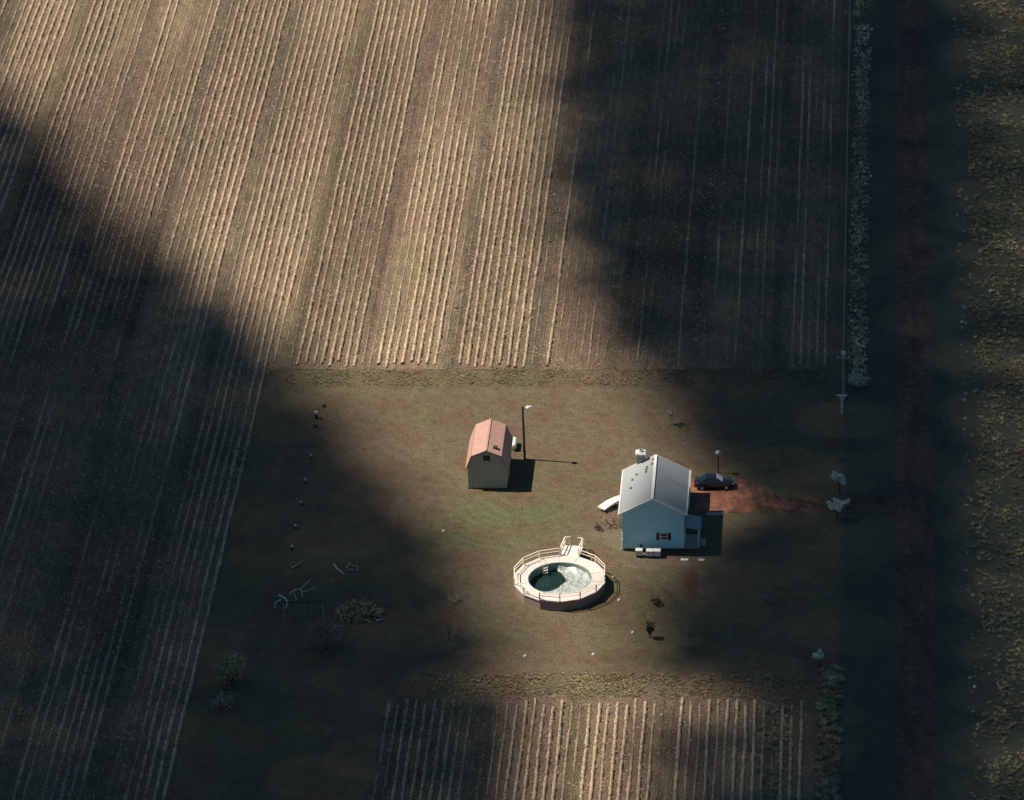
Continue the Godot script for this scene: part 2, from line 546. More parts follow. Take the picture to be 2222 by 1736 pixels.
func row(f: Node, i: int, x: float, za: float, zb: float, tr: Array, cols: Array) -> void:
	var seg := 0.42
	var n := int((zb - za) / seg)
	if n < 3: return
	var vs := PackedVector3Array()
	var ns := PackedVector3Array()
	var cs := PackedColorArray()
	var ix := PackedInt32Array()
	var shape := [[-1.0, 0.0], [-0.5, 0.85], [0.35, 1.0], [1.0, 0.0]]
	for j in n + 1:
		var z := za + (zb - za) * j / n
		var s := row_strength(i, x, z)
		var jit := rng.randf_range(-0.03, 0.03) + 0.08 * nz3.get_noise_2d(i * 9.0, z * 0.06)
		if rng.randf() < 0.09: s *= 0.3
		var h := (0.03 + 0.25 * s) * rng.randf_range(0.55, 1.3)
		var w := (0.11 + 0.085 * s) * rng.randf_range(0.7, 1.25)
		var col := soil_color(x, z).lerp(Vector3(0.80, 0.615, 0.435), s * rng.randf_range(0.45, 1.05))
		var pink := clampf(nz.get_noise_2d(x * 0.05 + 60.0, z * 0.02) * 1.6, 0, 0.6)
		col = col.lerp(Vector3(0.74, 0.52, 0.40), pink * s)
		col *= 0.4 + 0.6 * swath(x, z)
		for q in shape:
			vs.append(Vector3(x + jit + q[0] * w, 0.03 + h * q[1], z))
			ns.append(Vector3(q[0] * 0.8, 0.6, 0).normalized())
			cs.append(Color(col.x, col.y, col.z))
		if absf(x) < 100.0 and rng.randf() < 0.15 + 0.45 * s:
			var b := Basis(Vector3.UP, rng.randf() * TAU).scaled(Vector3(1.0, 0.7, 1.0) * rng.randf_range(0.3, 0.75))
			tr.append(Transform3D(b, Vector3(x + jit + rng.randf_range(-0.12, 0.12), h * 0.5, z + rng.randf() * seg)))
			var t := rng.randf_range(0.55, 1.25)
			cols.append(Color(0.52 * t, 0.395 * t, 0.245 * t))
		if rng.randf() < 0.55:
			var b2 := Basis(Vector3.UP, rng.randf() * TAU).scaled(Vector3(1.0, 0.28, 1.0) * rng.randf_range(0.3, 0.75))
			tr.append(Transform3D(b2, Vector3(x + rng.randf_range(0.15, 0.85), 0.045, z + rng.randf() * seg)))
			var t2 := rng.randf_range(0.3, 1.5)
			cols.append(Color(0.34 * t2, 0.25 * t2, 0.16 * t2))
	for j in n:
		for q in 3:
			var a := j * 4 + q
			ix.append_array(PackedInt32Array([a, a + 1, a + 5, a, a + 5, a + 4]))
	var arr := []
	arr.resize(Mesh.ARRAY_MAX)
	arr[Mesh.ARRAY_VERTEX] = vs
	arr[Mesh.ARRAY_NORMAL] = ns
	arr[Mesh.ARRAY_COLOR] = cs
	arr[Mesh.ARRAY_INDEX] = ix
	var m := ArrayMesh.new()
	m.add_surface_from_arrays(Mesh.PRIMITIVE_TRIANGLES, arr)
	m.surface_set_material(0, M.row)
	put_mesh("row", m, f)

# a clump of n blades of the given height, splayed
func blade_mesh(n: int, h: float, w: float, splay: float, seed_: int) -> ArrayMesh:
	var r := RandomNumberGenerator.new()
	r.seed = seed_
	var st := begin()
	for i in n:
		var a := TAU * i / n + r.randf()
		var out := Vector3(cos(a), 0, sin(a))
		var side := Vector3(-out.z, 0, out.x) * w
		var foot := out * h * 0.15 * r.randf()
		var mid := foot + Vector3.UP * h * 0.55 + out * splay * h * 0.35
		var tip := foot + Vector3.UP * h * r.randf_range(0.75, 1.0) + out * splay * h * r.randf_range(0.7, 1.1)
		for v in [foot - side, foot + side, mid + side * 0.9, foot - side, mid + side * 0.9, mid - side * 0.9, mid - side * 0.9, mid + side * 0.9, tip]:
			st.set_color(Color.WHITE)
			st.add_vertex(v)
	return mesh_of(st, M.blade)

# ------------------------------------------------------------------ house
func window_on(wall: Node, at: Vector3, w: float, h: float, turn: float, shutters: bool) -> void:
	var win := Node3D.new()
	win.name = "window"
	wall.add_child(win, true)
	win.position = at
	win.rotation.y = turn
	var st := begin()
	for s in [-1, 1]:
		box(st, Vector3(s * (w / 2 + 0.03), 0, 0.03), Vector3(0.07, h + 0.14, 0.07))
		box(st, Vector3(0, s * (h / 2 + 0.035), 0.035), Vector3(w - 0.01, 0.07, 0.07))
	box(st, Vector3(0, 0, 0.045), Vector3(w - 0.01, 0.06, 0.06))
	put("frame", st, M.trim, win)
	for s in [-1, 1]:
		st = begin()
		box(st, Vector3(0, s * (h / 4 + 0.008), 0.02), Vector3(w - 0.02, h / 2 - 0.05, 0.03))
		put("pane", st, M.glass, win)
	if shutters:
		for s in [-1, 1]:
			st = begin()
			cbox(st, Vector3(s * (w / 2 + 0.26), 0, 0.03), Vector3(0.36, h + 0.1, 0.05), 0.01)
			put("shutter", st, M.dark, win)

func make_house() -> void:
	var h := thing("house", "blue house with pale grey gable roof and white trim", "house", Vector3(18.12, 0, 30.85))
	var hw := 3.4
	var zf := 4.65
	var zb := -4.65
	var eave := 4.95
	var ridge := 6.75
	var st := begin()
	box(st, Vector3(0, 0.16, 0), Vector3(hw * 2 - 0.08, 0.32, zf - zb - 0.08))
	put("foundation", st, M.foundation, h)
	# walls: one body with lap boards as real ledges
	st = begin()
	prism(st, [Vector2(-hw, 0.32), Vector2(-hw, eave), Vector2(0, ridge - 0.12), Vector2(hw, eave), Vector2(hw, 0.32)], zb, zf)
	put("wall", st, M.siding, h)
	st = begin()
	var y := 0.5
	while y < 6.4:
		var half := hw if y < eave else hw * (ridge - 0.25 - y) / (ridge - eave)
		if half > 0.2:
			for z in [zf + 0.006, zb - 0.006]:
				box(st, Vector3(0, y, z), Vector3(half * 2 - 0.05, 0.02, 0.012))
			if y < eave:
				for s in [-1, 1]:
					box(st, Vector3(s * (hw + 0.006), y, 0), Vector3(0.012, 0.02, zf - zb - 0.05))
		y += 0.2
	put("lap_siding", st, M.siding, h)
	for sx in [-1, 1]:
		for z in [zf + 0.02, zb - 0.02]:
			st = begin()
			box(st, Vector3(sx * (hw - 0.05), (0.35 + eave) / 2, z), Vector3(0.12, eave - 0.4, 0.04))
			put("corner_board", st, M.siding, h)
	# roof slopes with shingle courses
	var slope := (ridge - eave) / hw
	for s in [-1, 1]:
		st = begin()
		var out := hw + 0.32
		var lo := eave - slope * 0.32
		var z1: float = zf + 0.42
		var z2: float = zb - 0.30
		for k in 14:
			var ta := k / 14.0
			var tb := (k + 1) / 14.0
			var xa: float = out * (1.0 - ta) * s
			var xb: float = out * (1.0 - tb) * s
			var ya := lerpf(lo, ridge + 0.02, ta)
			var yb := lerpf(lo, ridge + 0.02, tb)
			var p := [Vector3(xa, ya, z2), Vector3(xb, yb, z2), Vector3(xb, yb, z1), Vector3(xa, ya, z1), Vector3(xa, ya + 0.10, z2), Vector3(xb, yb + 0.085, z2), Vector3(xb, yb + 0.085, z1), Vector3(xa, ya + 0.10, z1)]
			if s < 0: p = [p[1], p[0], p[3], p[2], p[5], p[4], p[7], p[6]]
			hexa(st, p)
		var rf := put("roof_slope", st, M.shingle, h)
		st = begin()
		bar_box(st, Vector3((out + 0.02) * s, lo + 0.02, z1 + 0.03), Vector3(0, ridge + 0.04, z1 + 0.03), 0.09, 0.2)
		put("rake_board", st, M.trim, rf)
		st = begin()
		bar_box(st, Vector3((out + 0.02) * s, lo + 0.02, z2 - 0.03), Vector3(0, ridge + 0.04, z2 - 0.03), 0.09, 0.2)
		put("rake_board", st, M.trim, rf)
		st = begin()
		bar_box(st, Vector3((out + 0.05) * s, lo + 0.03, z2), Vector3((out + 0.05) * s, lo + 0.03, z1), 0.1, 0.12)
		put("gutter", st, M.trim, rf)
		if s < 0:
			for v in [[0.25, -4.1], [0.32, -3.1], [0.9, -2.9], [1.0, -1.9], [0.95, -2.4], [2.05, -2.3], [2.5, -1.5], [2.6, 0.3]]:
				st = begin()
				cbox(st, Vector3(-v[0], ridge - slope * v[0] + 0.14, v[1]), Vector3(0.22, 0.2, 0.22), 0.04)
				put("roof_vent", st, M.foundation, rf)
		else:
			for k in 5:
				st = begin()
				var za: float = [-0.9, 2.0, 2.8, 3.4, 3.9][k]
				bar_box(st, Vector3(1.3, ridge - slope * 1.3 + 0.12, za), Vector3(3.5, ridge - slope * 3.5 + 0.12, za + 0.25), 0.05, 0.05)
				put("roof_batten", st, M.concrete, rf)
	st = begin()
	bar_box(st, Vector3(0, ridge + 0.11, zb - 0.3), Vector3(0, ridge + 0.11, zf + 0.42), 0.3, 0.05)
	put("ridge_cap", st, M.trim, h)
	# windows and a door
	window_on(h, Vector3(1.15, 1.85, zf + 0.01), 0.75, 0.8, 0.0, true)
	for z in [-2.6, 0.2]:
		window_on(h, Vector3(hw + 0.01, 1.9, z), 0.8, 1.2, PI / 2, false)
	for z in [-3.0, 0.0, 2.8]:
		window_on(h, Vector3(-hw - 0.01, 1.9, z), 0.8, 1.2, -PI / 2, false)
	st = begin()
	cbox(st, Vector3(hw + 0.03, 1.45, 2.9), Vector3(0.06, 2.05, 0.92), 0.01)
	var door := put("door", st, M.trim, h)
	st = begin()
	cbox(st, Vector3(hw + 0.09, 1.4, 2.58), Vector3(0.06, 0.1, 0.06), 0.01)
	put("handle", st, M.steel, door)
	st = begin()
	cbox(st, Vector3(-1.35, 0.62, zf + 0.06), Vector3(0.28, 0.36, 0.1), 0.02)
	put("meter_box", st, M.foundation, h)
	for z in [zf - 0.12, zf - 1.7]:
		st = begin()
		bar(st, Vector3(-hw - 0.12, 0.1, z), Vector3(-hw - 0.12, 1.4, z), 0.08)
		put("downspout", st, M.white, h)
	# porch on the road side
	var p := Node3D.new()
	p.name = "porch"
	h.add_child(p)
	p.position = Vector3(hw + 0.03, 0, 2.9)
	st = begin()
	cbox(st, Vector3(0.85, 0.2, 0), Vector3(1.65, 0.38, 2.6), 0.03)
	put("floor", st, M.concrete, p)
	for z in [-1.15, 1.15]:
		st = begin()
		box(st, Vector3(1.55, 1.42, z), Vector3(0.12, 2.06, 0.12))
		put("post", st, M.siding, p)
	st = begin()
	hexa(st, [Vector3(0, 2.75, -1.4), Vector3(1.85, 2.44, -1.4), Vector3(1.85, 2.44, 1.4), Vector3(0, 2.75, 1.4), Vector3(0, 3.0, -1.4), Vector3(1.85, 2.54, -1.4), Vector3(1.85, 2.54, 1.4), Vector3(0, 3.0, 1.4)])
	put("porch_roof", st, M.shingle, p)
	st = begin()
	box(st, Vector3(2.0, 0.1, 0), Vector3(0.6, 0.18, 1.4))
	put("step", st, M.concrete, p)
	# low rear wing
	var w := Node3D.new()
	w.name = "wing"
	h.add_child(w)
	w.position = Vector3(2.0, 0, zb - 2.02)
	st = begin()
	box(st, Vector3(0, 1.35, -0.01), Vector3(3.2, 2.7, 3.98))
	put("wing_wall", st, M.siding, w)
	st = begin()
	hexa(st, [Vector3(-1.7, 2.78, -2.15), Vector3(1.8, 2.70, -2.15), Vector3(1.8, 2.70, 1.98), Vector3(-1.7, 2.78, 1.98), Vector3(-1.7, 2.93, -2.15), Vector3(1.8, 2.82, -2.15), Vector3(1.8, 2.82, 1.98), Vector3(-1.7, 2.93, 1.98)])
	put("wing_roof", st, M.shingle, w)
	# chimney on the back gable
	st = begin()
	cbox(st, Vector3(-1.68, 3.45, zb - 0.5), Vector3(0.92, 6.9, 0.8), 0.05)
	var ch := put("chimney", st, M.chimney, h)
	st = begin()
	cbox(st, Vector3(-1.68, 7.05, zb - 0.5), Vector3(1.22, 0.3, 1.1), 0.12)
	put("cap", st, M.white, ch)
	st = begin()
	tube(st, [Vector3(-1.68, 7.2, zb - 0.5), Vector3(-1.68, 7.42, zb - 0.5)], [0.28, 0.25], 10)
	put("flue", st, M.white, ch)
	st = begin()
	tube(st, [Vector3(-1.68, 7.40, zb - 0.5), Vector3(-1.68, 7.425, zb - 0.5)], [0.19, 0.19], 10)
	put("flue_opening", st, M.dark, ch)

# square bar between two points, w across and t thick (up)
func bar_box(st: SurfaceTool, a: Vector3, b: Vector3, w: float, t: float) -> void:
	var d := (b - a).normalized()
	var side := d.cross(Vector3.UP).normalized() * w * 0.5
	var up := side.normalized().cross(d).normalized() * t * 0.5
	hexa(st, [a - side - up, b - side - up, b + side - up, a + side - up, a - side + up, b - side + up, b + side + up, a + side + up])

# ------------------------------------------------------------------ gambrel barn
func make_barn() -> void:
	var b := thing("barn", "small grey gambrel barn with salmon red roof", "barn", Vector3(-1.32, 0, 17.85))
	var zf := 3.55
	var zb := -3.55
	var st := begin()
	var out := [Vector2(-2.2, 0.06), Vector2(-2.2, 2.75), Vector2(-1.58, 4.25), Vector2(0, 4.92), Vector2(1.58, 4.25), Vector2(2.2, 2.75), Vector2(2.2, 0.06)]
	prism(st, out, zb, zf)
	put("wall", st, M.barn_wall, b)
	for k in 17:
		var x := -2.12 + k * 0.265
		var top := 2.8 if absf(x) > 2.1 else (4.25 + (1.58 - absf(x)) * 0.42 if absf(x) < 1.58 else 2.75 + (2.2 - absf(x)) * 2.4)
		for z in [zf + 0.01, zb - 0.01]:
			st = begin()
			box(st, Vector3(x, (top - 0.1) / 2 + 0.06, z), Vector3(0.05, top - 0.12, 0.02))
			put("batten", st, M.barn_wall, b)
	st = begin()
	box(st, Vector3(0, 0.04, 0), Vector3(4.5, 0.08, 7.2))
	put("sill", st, M.pole_wood, b)
	for s in [-1, 1]:
		# upper and lower slope, each side
		for part in [[Vector2(0, 5.04), Vector2(1.70, 4.33)], [Vector2(1.70, 4.33), Vector2(2.42, 2.58)]]:
			st = begin()
			var a: Vector2 = part[0]
			var c: Vector2 = part[1]
			var nrm := Vector2(-(c.y - a.y), c.x - a.x).normalized() * 0.07
			var z1: float = zf + 0.22
			var z2: float = zb - 0.22
			var p := []
			for q in [a - nrm, c - nrm]:
				pass
			p = [Vector3(s * a.x, a.y - 0.07, z2), Vector3(s * c.x, c.y - 0.07, z2), Vector3(s * c.x, c.y - 0.07, z1), Vector3(s * a.x, a.y - 0.07, z1), Vector3(s * (a.x + nrm.x), a.y + nrm.y - 0.03, z2), Vector3(s * (c.x + nrm.x), c.y + nrm.y - 0.03, z2), Vector3(s * (c.x + nrm.x), c.y + nrm.y - 0.03, z1), Vector3(s * (a.x + nrm.x), a.y + nrm.y - 0.03, z1)]
			if s < 0: p = [p[1], p[0], p[3], p[2], p[5], p[4], p[7], p[6]]
			hexa(st, p)
			var rf := put("roof_slope", st, M.barn_roof, b)
			st = begin()
			bar_box(st, Vector3(s * a.x, a.y - 0.02, z1 + 0.03), Vector3(s * c.x, c.y - 0.02, z1 + 0.03), 0.06, 0.13)
			put("rake_board", st, M.barn_roof, rf)
			if s > 0 and a.x < 0.1:
				st = begin()
				cbox(st, Vector3(0.95, 4.78, zf - 1.05), Vector3(0.5, 0.22, 0.55), 0.04)
				put("roof_vent", st, M.dark, rf)
	st = begin()
	bar_box(st, Vector3(0, 5.09, zb - 0.22), Vector3(0, 5.09, zf + 0.22), 0.22, 0.06)
	put("ridge_cap", st, M.barn_roof, b)
	st = begin()
	box(st, Vector3(0.02, 3.98, zf + 0.035), Vector3(0.82, 0.72, 0.03))
	var lo := put("loft_window", st, M.dark, b)
	st = begin()
	for s in [-1, 1]:
		box(st, Vector3(0.02 + s * 0.45, 3.98, zf + 0.05), Vector3(0.08, 0.88, 0.05))
		box(st, Vector3(0.02, 3.98 + s * 0.4, zf + 0.05), Vector3(0.8, 0.08, 0.05))
	put("frame", st, M.barn_wall, lo)
	st = begin()
	cbox(st, Vector3(2.23, 1.15, 0.6), Vector3(0.06, 2.1, 1.8), 0.01)
	put("door", st, M.barn_wall, b)

# ------------------------------------------------------------------ pool with its deck
func make_pool() -> void:
	var c := Vector3(8.2, 0, 43.75)
	var p := thing("swimming_pool", "round raised swimming pool ringed by a pale pink deck", "pool", c)
	var R := 5.12
	var r := 3.5
	var y := 1.22
	var n := 14
	var a0 := deg_to_rad(-22.0)
	var pt := func(k: float, rad: float, h: float) -> Vector3:
		var a: float = a0 + TAU * k / n
		return Vector3(sin(a) * rad, h, cos(a) * rad)
	var st: SurfaceTool
	for k in n:
		var t := 0.012 * (k % 3)
		st = begin()
		var g := 0.006
		hexa(st, [pt.call(k + g, r, y - 0.1), pt.call(k + g, R, y - 0.1), pt.call(k + 1 - g, R, y - 0.1), pt.call(k + 1 - g, r, y - 0.1), pt.call(k + g, r, y + t), pt.call(k + g, R, y + t), pt.call(k + 1 - g, R, y + t), pt.call(k + 1 - g, r, y + t)])
		var dk := put("deck_panel", st, M.deck, p)
		st = begin()
		for q in 9:
			var rr: float = lerpf(r + 0.1, R - 0.08, q / 8.0)
			bar_box(st, pt.call(k + 0.02, rr, y + t + 0.006), pt.call(k + 0.98, rr, y + t + 0.006), 0.13, 0.02)
		put("deck_boards", st, M.deck, dk)
		st = begin()
		hexa(st, [pt.call(k, R - 0.18, 0), pt.call(k, R - 0.1, 0), pt.call(k + 1, R - 0.1, 0), pt.call(k + 1, R - 0.18, 0), pt.call(k, R - 0.18, y - 0.1), pt.call(k, R - 0.1, y - 0.1), pt.call(k + 1, R - 0.1, y - 0.1), pt.call(k + 1, R - 0.18, y - 0.1)])
		put("skirt_panel", st, M.skirt, p)
		# railing: a post at each corner, two rails between, open at the steps
		st = begin()
		var f: Vector3 = pt.call(k, R - 0.05, 0)
		cbox(st, f + Vector3(0, y + 0.42, 0), Vector3(0.1, 1.05, 0.1), 0.02, a0 + TAU * k / n)
		put("rail_post", st, M.skirt if k < 4 else M.rail, p)
		if k == 7: continue
		for hh in [0.55, 0.92]:
			st = begin()
			bar_box(st, pt.call(k, R - 0.05, y + hh), pt.call(k + 1, R - 0.05, y + hh), 0.09 if hh > 0.8 else 0.05, 0.05)
			put("rail", st, M.rail, p)
	# pool wall, water and a crumpled winter cover
	st = begin()
	var m := 40
	for k in m:
		var a := TAU * k / m
		var b := TAU * (k + 1) / m
		var u := Vector3(sin(a), 0, cos(a))
		var v := Vector3(sin(b), 0, cos(b))
		hexa(st, [u * 3.42, u * 3.5, v * 3.5, v * 3.42, u * 3.42 + Vector3.UP * (y + 0.04), u * 3.5 + Vector3.UP * (y + 0.04), v * 3.5 + Vector3.UP * (y + 0.04), v * 3.42 + Vector3.UP * (y + 0.04)])
	put("pool_wall", st, M.liner, p)
	st = begin()
	tube(st, [Vector3(0, 0.10, 0), Vector3(0, 0.32, 0)], [3.41, 3.41], 40)
	put("water", st, M.water, p)
	st = begin()
	st.set_smooth_group(0)
	var cv := func(i: int, j: int) -> Vector3:
		var a := deg_to_rad(-62.0) + deg_to_rad(250.0) * i / 30.0
		var t := j / 12.0
		var inner := 0.1 + 2.8 * pow(absf(i / 15.0 - 1.0), 3.0) + 0.5 * nz.get_noise_2d(i * 0.3, 2.0)
		var rad: float = lerpf(inner, 3.38, t)
		var hgt := 0.42 + 0.38 * nz.get_noise_2d(sin(a) * rad * 0.45, cos(a) * rad * 0.45) + 0.26 * nz2.get_noise_2d(sin(a) * rad * 1.5, cos(a) * rad * 1.5) + 0.45 * pow(t, 4.0)
		return Vector3(sin(a) * rad, maxf(hgt, 0.335), cos(a) * rad)
	for i in 30:
		for j in 12:
			quad(st, cv.call(i, j), cv.call(i, j + 1), cv.call(i + 1, j + 1), cv.call(i + 1, j))
	put("cover", st, M.tarp, p)
	# ladder
	var ld := Node3D.new()
	ld.name = "ladder"
	p.add_child(ld)
	ld.position = Vector3(-1.9, 0, -2.75)
	ld.rotation.y = 0.6
	for s in [-0.27, 0.27]:
		st = begin()
		tube(st, [Vector3(s, 0.25, 0.35), Vector3(s, 1.6, 0.3), Vector3(s, 1.95, 0.1), Vector3(s, 1.9, -0.25), Vector3(s, 1.22, -0.4)], [0.035, 0.035, 0.035, 0.035, 0.035], 6)
		put("handrail", st, M.rail, ld)
	for k in 3:
		st = begin()
		box(st, Vector3(0, 0.45 + k * 0.32, 0.34), Vector3(0.52, 0.05, 0.12))
		put("rung", st, M.rail, ld)
	# landing and steps at the back
	var ms: float = a0 + TAU * 7.5 / n
	var lg := Node3D.new()
	lg.name = "landing"
	p.add_child(lg)
	lg.rotation.y = ms
	var q0 := R - 0.10
	st = begin()
	cbox(st, Vector3(0, y - 0.06, q0 + 1.2), Vector3(2.1, 0.12, 2.3), 0.02)
	put("platform", st, M.deck, lg)
	for s in [-0.88, 0.88]:
		for z in [q0 + 0.2, q0 + 2.25]:
			st = begin()
			box(st, Vector3(s, (y - 0.12) / 2, z), Vector3(0.12, y - 0.12, 0.12))
			put("leg", st, M.skirt, lg)
	for k in 5:
		st = begin()
		cbox(st, Vector3(0, y - 0.22 - k * 0.2, q0 + 2.5 + k * 0.27), Vector3(1.4, 0.06, 0.3), 0.01)
		put("step", st, M.deck, lg)
	for s in [-1, 1]:
		st = begin()
		bar_box(st, Vector3(s * 0.68, y - 0.15, q0 + 2.35), Vector3(s * 0.68, 0.06, q0 + 3.8), 0.06, 0.24)
		put("stringer", st, M.deck, lg)
		for z in [q0 + 0.12, q0 + 1.2, q0 + 2.3]:
			st = begin()
			cbox(st, Vector3(s * 1.0, y + 0.5, z), Vector3(0.11, 1.0, 0.11), 0.02)
			put("rail_post", st, M.rail, lg)
		st = begin()
		cbox(st, Vector3(s * 0.82, 0.5, q0 + 3.75), Vector3(0.11, 1.0, 0.11), 0.02)
		put("rail_post", st, M.rail, lg)
		for hh in [0.5, 0.98]:
			st = begin()
			bar_box(st, Vector3(s * 1.0, y + hh, q0 + 0.1), Vector3(s * 1.0, y + hh, q0 + 2.35), 0.1, 0.07)
			put("rail", st, M.rail, lg)
			st = begin()
			bar_box(st, Vector3(s * 1.0, y + hh, q0 + 2.35), Vector3(s * 0.82, hh, q0 + 3.78), 0.1, 0.07)
			put("rail", st, M.rail, lg)
		st = begin()
		bar_box(st, Vector3(s * 1.0, y + 0.98, q0 + 2.35), Vector3(s * 0.42, y + 0.98, q0 + 2.45), 0.1, 0.07)
		put("gate_rail", st, M.rail, lg)

# ------------------------------------------------------------------ things in the yard
func make_yard_things() -> void:
	var st: SurfaceTool
	# yard light by the barn
	var l := thing("yard_light", "tall dark pole with a white lamp head beside the barn", "lamp post", Vector3(2.42, 0, 14.4))
	st = begin()
	tube(st, [Vector3(0, 0, 0), Vector3(0, 6.85, 0)], [0.15, 0.11], 8)
	put("pole", st, M.pole_wood, l)
	st = begin()
	tube(st, [Vector3(0.05, 6.5, 0), Vector3(0.4, 6.82, 0.1), Vector3(0.62, 6.85, 0.14)], [0.035, 0.035, 0.035], 6)
	put("arm", st, M.steel, l)
	st = begin()
	tube(st, [Vector3(0.66, 6.72, 0.15), Vector3(0.66, 6.8, 0.15), Vector3(0.66, 6.92, 0.15), Vector3(0.66, 7.0, 0.15)], [0.24, 0.32, 0.26, 0.1], 10)
	put("lamp_head", st, M.white, l)
	st = begin()
	cbox(st, Vector3(0.98, 6.95, 0.2), Vector3(0.16, 0.14, 0.16), 0.03)
	put("photocell", st, M.rail, l)
	# fuel tank by the barn
	var tk := thing("fuel_tank", "small white fuel tank lying on a stand behind the barn", "tank", Vector3(1.05, 0, 11.6))
	st = begin()
	tube(st, [Vector3(0, 0.55, -1.05), Vector3(0, 0.55, -0.95), Vector3(0, 0.55, 0.95), Vector3(0, 0.55, 1.05)], [0.16, 0.33, 0.33, 0.16], 12)
	put("tank", st, M.white, tk)
	for z in [-0.6, 0.6]:
		st = begin()
		box(st, Vector3(0, 0.14, z), Vector3(0.5, 0.28, 0.12))
		put("stand", st, M.dark, tk)
	# ramp curling away from the house
	var rp := thing("ramp", "white curved ramp coming down from the blue house wall", "ramp", Vector3(13.0, 0, 26.4))
	st = begin()
	var pts := []
	for k in 9:
		var t := k / 8.0
		pts.append(Vector3(lerpf(1.62, -1.15, t), lerpf(1.15, 0.48, t) , -1.25 + 1.55 * t + 0.55 * sin(PI * t) * -1.0))
	for k in 8:
		var a: Vector3 = pts[k]
		var b: Vector3 = pts[k + 1]
		var s := (b - a).cross(Vector3.UP).normalized() * 0.55
		hexa(st, [a - s - Vector3.UP * 0.14, b - s - Vector3.UP * 0.14, b + s - Vector3.UP * 0.14, a + s - Vector3.UP * 0.14, a - s, b - s, b + s, a + s])
	put("slope", st, M.white, rp)
	for k in [0, 4, 7]:
		for s in [-0.42, 0.42]:
			st = begin()
			var q: Vector3 = pts[k] + Vector3(0.12, 0, s)
			box(st, Vector3(q.x, (q.y - 0.1) / 2, q.z), Vector3(0.12, q.y - 0.1, 0.12))
			put("leg", st, M.dark, rp)
	# white bins on dark skids in front of the gable
	for k in 3:
		var at: Vector3 = [Vector3(16.58, 0, 36.75), Vector3(17.78, 0, 36.85), Vector3(18.6, 0, 36.85)][k]
		var w: float = [0.74, 0.78, 0.72][k]
		var u := thing("storage_bin", ["smallest white storage bin standing alone by the blue gable wall", "white storage bin between the smallest bin and its twin", "white storage bin below the shuttered window"][k], "bin", at, 0.0, "white bins under the gable")
		st = begin()
		cbox(st, Vector3(0, 0.53, 0), Vector3(w, 0.55, 0.62), 0.05)
		put("bin_body", st, M.white, u)
		st = begin()
		cbox(st, Vector3(0, 0.86, 0), Vector3(w + 0.06, 0.1, 0.68), 0.04)
		put("lid", st, M.white, u)
		for s in [-1, 1]:
			st = begin()
			box(st, Vector3(s * w * 0.36, 0.13, 0), Vector3(0.1, 0.25, 0.6))
			put("skid", st, M.dark, u)
	for k in 2:
		st = begin()
		cbox(st, Vector3(0, 0.05, 0), Vector3([0.85, 0.65][k], 0.1, 0.45), 0.02)
		var s := put(numbered("paving_slab"), st, M.white, self)
		s.position = [Vector3(21.62, 0.0, 37.55), Vector3(23.5, 0.0, 37.6)][k]
		tag(s, ["wider white paving slab by the corner of the blue house", "narrower white paving slab at the end of the house shadow"][k], "slab")
	# concrete edge of the drive
	st = begin()
	cbox(st, Vector3(0, 0.06, 0), Vector3(1.9, 0.12, 0.55), 0.02)
	var kb := put(numbered("concrete_pad"), st, M.concrete, self)
	kb.position = Vector3(24.6, 0, 27.25)
	tag(kb, "pinkish concrete pad at the edge of the driveway", "slab")
	make_car()
	# globe lamp beside the car
	var g := thing("globe_lamp", "thin dark post with a white globe behind the black car", "lamp post", Vector3(24.75, 0, 17.6))
	st = begin()
	tube(st, [Vector3.ZERO, Vector3(0, 2.3, 0)], [0.08, 0.06], 8)
	put("post", st, M.dark, g)
	st = begin()
	st.set_smooth_group(0)
	tube(st, [Vector3(0, 2.3, 0), Vector3(0, 2.4, 0), Vector3(0, 2.6, 0), Vector3(0, 2.8, 0), Vector3(0, 2.88, 0)], [0.12, 0.26, 0.32, 0.24, 0.08], 12)
	put("globe", st, M.white, g)
	# posts along the west edge of the yard, one larger
	var zs := [4.6, 14.4, 20.2, 25.4, 30.8, 35.5]
	for k in 6:
		var q := thing("marker_post", "taller stout white post at the north end of the post line" if k == 0 else "%s short white topped post counted from the stout post" % ["", "first", "second", "third", "fourth", "fifth"][k], "post", Vector3(-22.3 + 0.1 * (k % 2) - (0.3 if k == 0 else 0.0), 0, zs[k]), 0.2 * k, "white topped posts in a line")
		var hh := 0.95 if k == 0 else 0.62
		var ww := 0.36 if k == 0 else 0.24
		st = begin()
		box(st, Vector3(0, hh * 0.35, 0), Vector3(ww * 0.8, hh * 0.7, ww * 0.8))
		put("stake", st, M.pole_wood, q)
		st = begin()
		cbox(st, Vector3(0, hh * 0.83, 0), Vector3(ww, hh * 0.34, ww), 0.06)
		put("cap", st, M.white, q)
	for k in 2:
		st = begin()
		tube(st, [Vector3.ZERO, Vector3(0, 0.1, 0), Vector3(0, 0.22, 0)], [0.3, 0.27, 0.2], 9)
		var s2 := put(numbered("stump"), st, M.dark, self)
		s2.position = [Vector3(-22.0, 0, 1.6), Vector3(-22.5, 0, 6.6)][k]
		tag(s2, ["low black stump beyond the stout white post", "low black stump just before the stout white post"][k], "stump")
	var stones := [[16.6, 53.3, "white stone lying beside the dark little conifer"], [12.6, 57.9, "white stone on the lawn south of the pool"], [5.3, 58.3, "white stone near the southern edge of the lawn"], [14.8, 46.4, "small white stone beside the pool shadow"], [13.9, 41.4, "small white stone between the pool and the house corner"], [-5.6, 31.2, "white stone at the edge of the sunlit grass"]]
	for k in stones.size():
		var a: Array = stones[k]
		st = begin()
		tube(st, [Vector3(0, 0, 0), Vector3(0.02, 0.1, 0), Vector3(0, 0.2, 0.02)], [0.17, 0.19, 0.09], 7)
		var o := put(numbered("stone"), st, M.white, self)
		o.position = Vector3(a[0], -0.02, a[1])
		tag(o, a[2], "stone")
